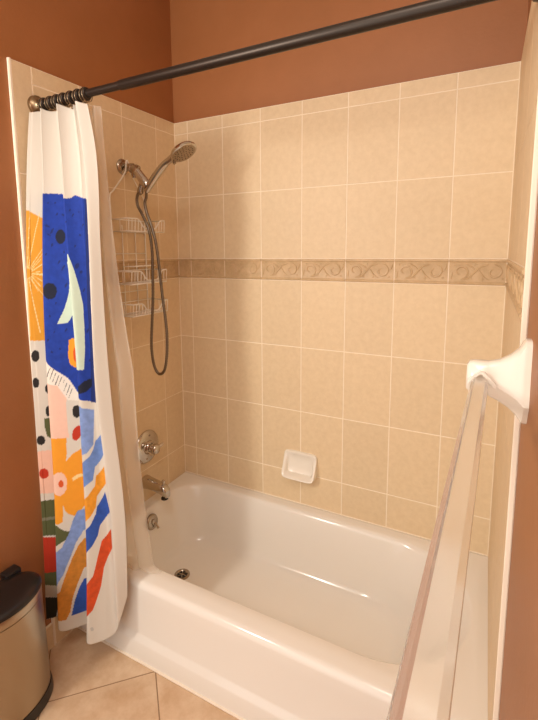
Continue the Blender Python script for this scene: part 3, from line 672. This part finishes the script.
INK = {'yellow': (232, 162, 48), 'cream': (250, 224, 160), 'black': (40, 34, 32), 'olive': (92, 96, 56), 'pink': (244, 200, 176), 'pinkB': (246, 206, 184),
       'red': (200, 56, 28), 'greyolive': (130, 128, 104), 'grey': (196, 184, 164), 'darkgreen': (44, 42, 30), 'blue': (26, 62, 165), 'navy': (24, 30, 54),
       'navy2': (26, 46, 116), 'mint': (212, 228, 208), 'orange': (244, 166, 44), 'redor': (222, 92, 36), 'white': (244, 236, 224), 'lightblue': (136, 162, 216),
       'brownorange': (214, 140, 48), 'blue2': (48, 88, 178), 'wave1': (112, 144, 206), 'orange2': (232, 156, 40), 'red2': (214, 80, 30), 'greytag': (200, 196, 188)}
def curtain():
    nu, nv = 400, 620
    u, Z, X, Y = curtain_points(nu, nv)
    me = bpy.data.meshes.new('shower_curtain')
    co = np.stack([X, Y, Z], -1).reshape(-1, 3)
    idx = np.arange(nu*nv).reshape(nv, nu)
    f = np.stack([idx[:-1, :-1], idx[:-1, 1:], idx[1:, 1:], idx[1:, :-1]], -1).reshape(-1, 4)
    me.from_pydata(co.tolist(), [], f.tolist())
    U = np.broadcast_to(u, Z.shape)
    c = np.ones((nv, nu, 4)); c[..., :3] = lin((224, 216, 203)); c[..., 3] = 0
    limits = {'A': (0, .17), 'B': (.17, .49), 'C': (.49, .93)}
    for name, panel, poly in MOTIFS:
        a, b = limits[panel]
        ok = (U >= a) & (U < min(b, .885))
        ins = np.zeros(U.shape, bool); n = len(poly)
        for k in range(n):
            (x1, z1), (x2, z2) = poly[k], poly[(k+1) % n]
            if z1 == z2: continue
            cross = ((Z < z1) != (Z < z2)) & (U < (x2-x1)*(Z-z1)/(z2-z1)+x1)
            ins ^= cross
        ins &= ok
        c[ins, :3] = lin(INK[name])
        c[ins, 3] = 1 if name in ('blue', 'lightblue', 'wave1', 'blue2', 'red2', 'orange2', 'brownorange') else .15
    at = me.attributes.new('print', 'FLOAT_COLOR', 'POINT')
    at.data.foreach_set('color', c.reshape(-1).astype(np.float32))
    me.materials.append(M['fabric']); me.shade_smooth()
    o = bpy.data.objects.new('shower_curtain', me); COL.objects.link(o)
    tag(o, 'printed fabric shower curtain with blue, yellow and red shapes, gathered outside the tub', 'shower curtain')
    m = o.modifiers.new('thick', 'SOLIDIFY'); m.thickness = .0009; m.offset = 0
curtain()
def liner():
    nu, nv = 150, 170
    u = np.linspace(0, 1, nu); out = np.zeros((nv, nu, 3))
    for j in range(nv):
        v = j/(nv-1)                                  # 0 at the rings, 1 at the hem on the tub rim
        z = 2.018-(2.018-.345)*min(1, v/.93)
        xr = .270+.052*min(1, v/.5)**2.6+.002*v
        x = .03+(xr-.03)*u
        yb = .020+.040*v**1.2
        y = yb+(.010+.008*v)*np.sin(u*2*PI*5.2+.6*np.sin(v*3))+.004*np.sin(u*31+v*5)
        x = x+.007*np.cos(u*2*PI*5.2)*v+.050*max(0, (v-.62)/.38)**1.8*np.clip((u-.4)/.6, 0, 1)
        y += .012*v*np.clip((u-.8)/.2, 0, 1)
        if v > .93:                                    # hem lying out over the rim
            s = (v-.93)/.07
            z = .345-.018*math.sin(s*PI/2)+.006*np.sin(u*23)*s*.6
            x = x+.020*s*np.clip((u-.55)/.45, 0, 1); y = np.clip(y+.004*s, .05, .11)
        y = np.maximum(y, .0*u+(-.004 if v < .5 else .028*min(1, (v-.5)/.3)))
        out[j, :, 0] = x; out[j, :, 1] = y; out[j, :, 2] = z+.004*np.sin(u*14)*v
    idx = np.arange(nu*nv).reshape(nv, nu)
    f = np.stack([idx[:-1, :-1], idx[:-1, 1:], idx[1:, 1:], idx[1:, :-1]], -1).reshape(-1, 4)
    me = bpy.data.meshes.new('curtain_liner'); me.from_pydata(out.reshape(-1, 3).tolist(), [], f.tolist())
    me.materials.append(M['sheer']); me.shade_smooth()
    o = bpy.data.objects.new('curtain_liner', me); COL.objects.link(o)
    tag(o, 'sheer white curtain liner hanging behind the printed curtain, hem resting on the tub rim', 'curtain liner')
liner()

# ------------------------------------------------------------ towel bar
def towel_bar():
    zb = 1.300
    a, b = Vector((1.4295, -.205, zb)), Vector((1.4075, -1.0, zb))
    t = thing('towel_bar', (LX+.01, -.6, 1.30), 'clear square acrylic towel bar in white ceramic brackets on the right wall', 'towel bar')
    bm = bmesh.new(); d = (b-a).normalized(); sx = Vector((0, 0, 1)).cross(d).normalized(); h = .0134
    c = .36; prof = [(1, 1-c), (1-c*.15, 1-c*.85+.0), (1-c*.85, 1-c*.15), (1-c, 1)]
    prof = [(x, z) for x, z in prof] + [(-x, z) for x, z in prof[::-1]] + [(-x, -z) for x, z in prof] + [(x, -z) for x, z in prof[::-1]]
    n = 20
    loft(bm, [[tuple(a+(b-a)*k/n+sx*p[0]*h+Vector((0, 0, 1))*p[1]*h) for p in prof] for k in range(n+1)])
    obj('bar', bm, 'acrylic', t, smooth='auto', label='clear square bar with bevelled edges')
    xw = LX+.010
    for yc, xe, s in ((-.206, 1.4295, 1), (-1.0, 1.4065, -1)):
        R = []
        # x, half depth, bottom, crease height, top
        S_ = [(xw, .030, 1.232, 1.27, 1.382), (xw-.008, .031, 1.232, 1.27, 1.382), (xw-.012, .030, 1.238, 1.274, 1.376), (xw-.018, .028, 1.247, 1.280, 1.364), (xw-.030, .025, 1.258, 1.288, 1.352),
              (xw-.046, .023, 1.268, 1.296, 1.342), (xw-.060, .022, 1.274, 1.305, 1.338), (xe+.012, .022, 1.277, 1.312, 1.337), (xe, .022, 1.279, 1.319, 1.337), (xe-.012, .021, 1.279, 1.314, 1.337), (xe-.019, .019, 1.280, 1.309, 1.335), (xe-.023, .014, 1.284, 1.306, 1.329)]
        for x, hy, z0, zr, z1 in S_:
            q = [(.6, z0), (.9, z0+.004), (1, z0+.012), (1, z1-.012), (.9, z1-.004), (.6, z1), (-.2, z1), (-.45, z1-.002), (-.62, z1-.007), (-.95, zr+.003), (-1, zr), (-.93, zr-.003), (-.30, z0+.004), (-.12, z0)]
            R.append([(x, yc+s*p[0]*hy, p[1]) for p in q])
        bm = bmesh.new(); loft(bm, R)
        o = obj('bracket', bm, 'porcelain', t, smooth='auto', label='white ceramic wall bracket')
        y0_, y1_ = yc-s*.018, yc-s*.027               # peaked hood above the socket the bar sits in
        H = [(-.021, -.001), (-.019, .009), (-.002, .024), (.006, .023), (.024, .004), (.026, -.004), (.021, -.003), (.003, .0185), (-.001, .0190), (-.0165, .004)]
        bm = bmesh.new(); loft(bm, [[(xe+p[0], y0_, zb+p[1]) for p in H], [(xe+p[0], y1_, zb+p[1]) for p in H]])
        obj('socket_hood', bm, 'porcelain', o)
towel_bar()

# ------------------------------------------------------------ waste bin: half-round step can with its flat back to the wall
def bin_():
    t = thing('trash_can', (.095, -.344, 0), 'oval brushed steel trash can with a black lid beside the curtain hem', 'trash can')
    def O(k, z):                                       # oval section, slimmer towards the top
        f = min(1, z/.42); cx = .096+.004*f; ax = .091+.001*f; by = .146-.014*f
        return [(cx+ax*k*math.cos(q), -.344+by*k*math.sin(q), z) for q in [2*PI*n/56 for n in range(56)]]
    bm = bmesh.new(); loft(bm, [O(.97, .001), O(1, .004), O(1, .026), O(.975, .044)]); obj('base', bm, 'plastic', t, smooth='auto')
    bm = bmesh.new(); loft(bm, [O(.955, .0445), O(.955, .2), O(.96, .392)]); obj('body', bm, 'steel', t, smooth='auto')
    bm = bmesh.new(); loft(bm, [O(.94, .3925), O(.965, .395), O(.965, .420), O(.95, .422)]); obj('rim_band', bm, 'steel', t, smooth='auto')
    bm = bmesh.new(); loft(bm, [O(.96, .4225), O(.98, .425), O(.975, .431), O(.93, .437), O(.8, .441), O(.5, .444), O(.15, .445)]); obj('lid', bm, 'plastic', t, smooth='auto')
    obj('hinge', bx((.004, -.290, .425), (.045, -.235, .450), .006), 'plastic', t, smooth='auto')
    obj('pedal', bx((.08, -.512, .006), (.13, -.484, .015), .004), 'plastic', t, smooth='auto')
bin_()
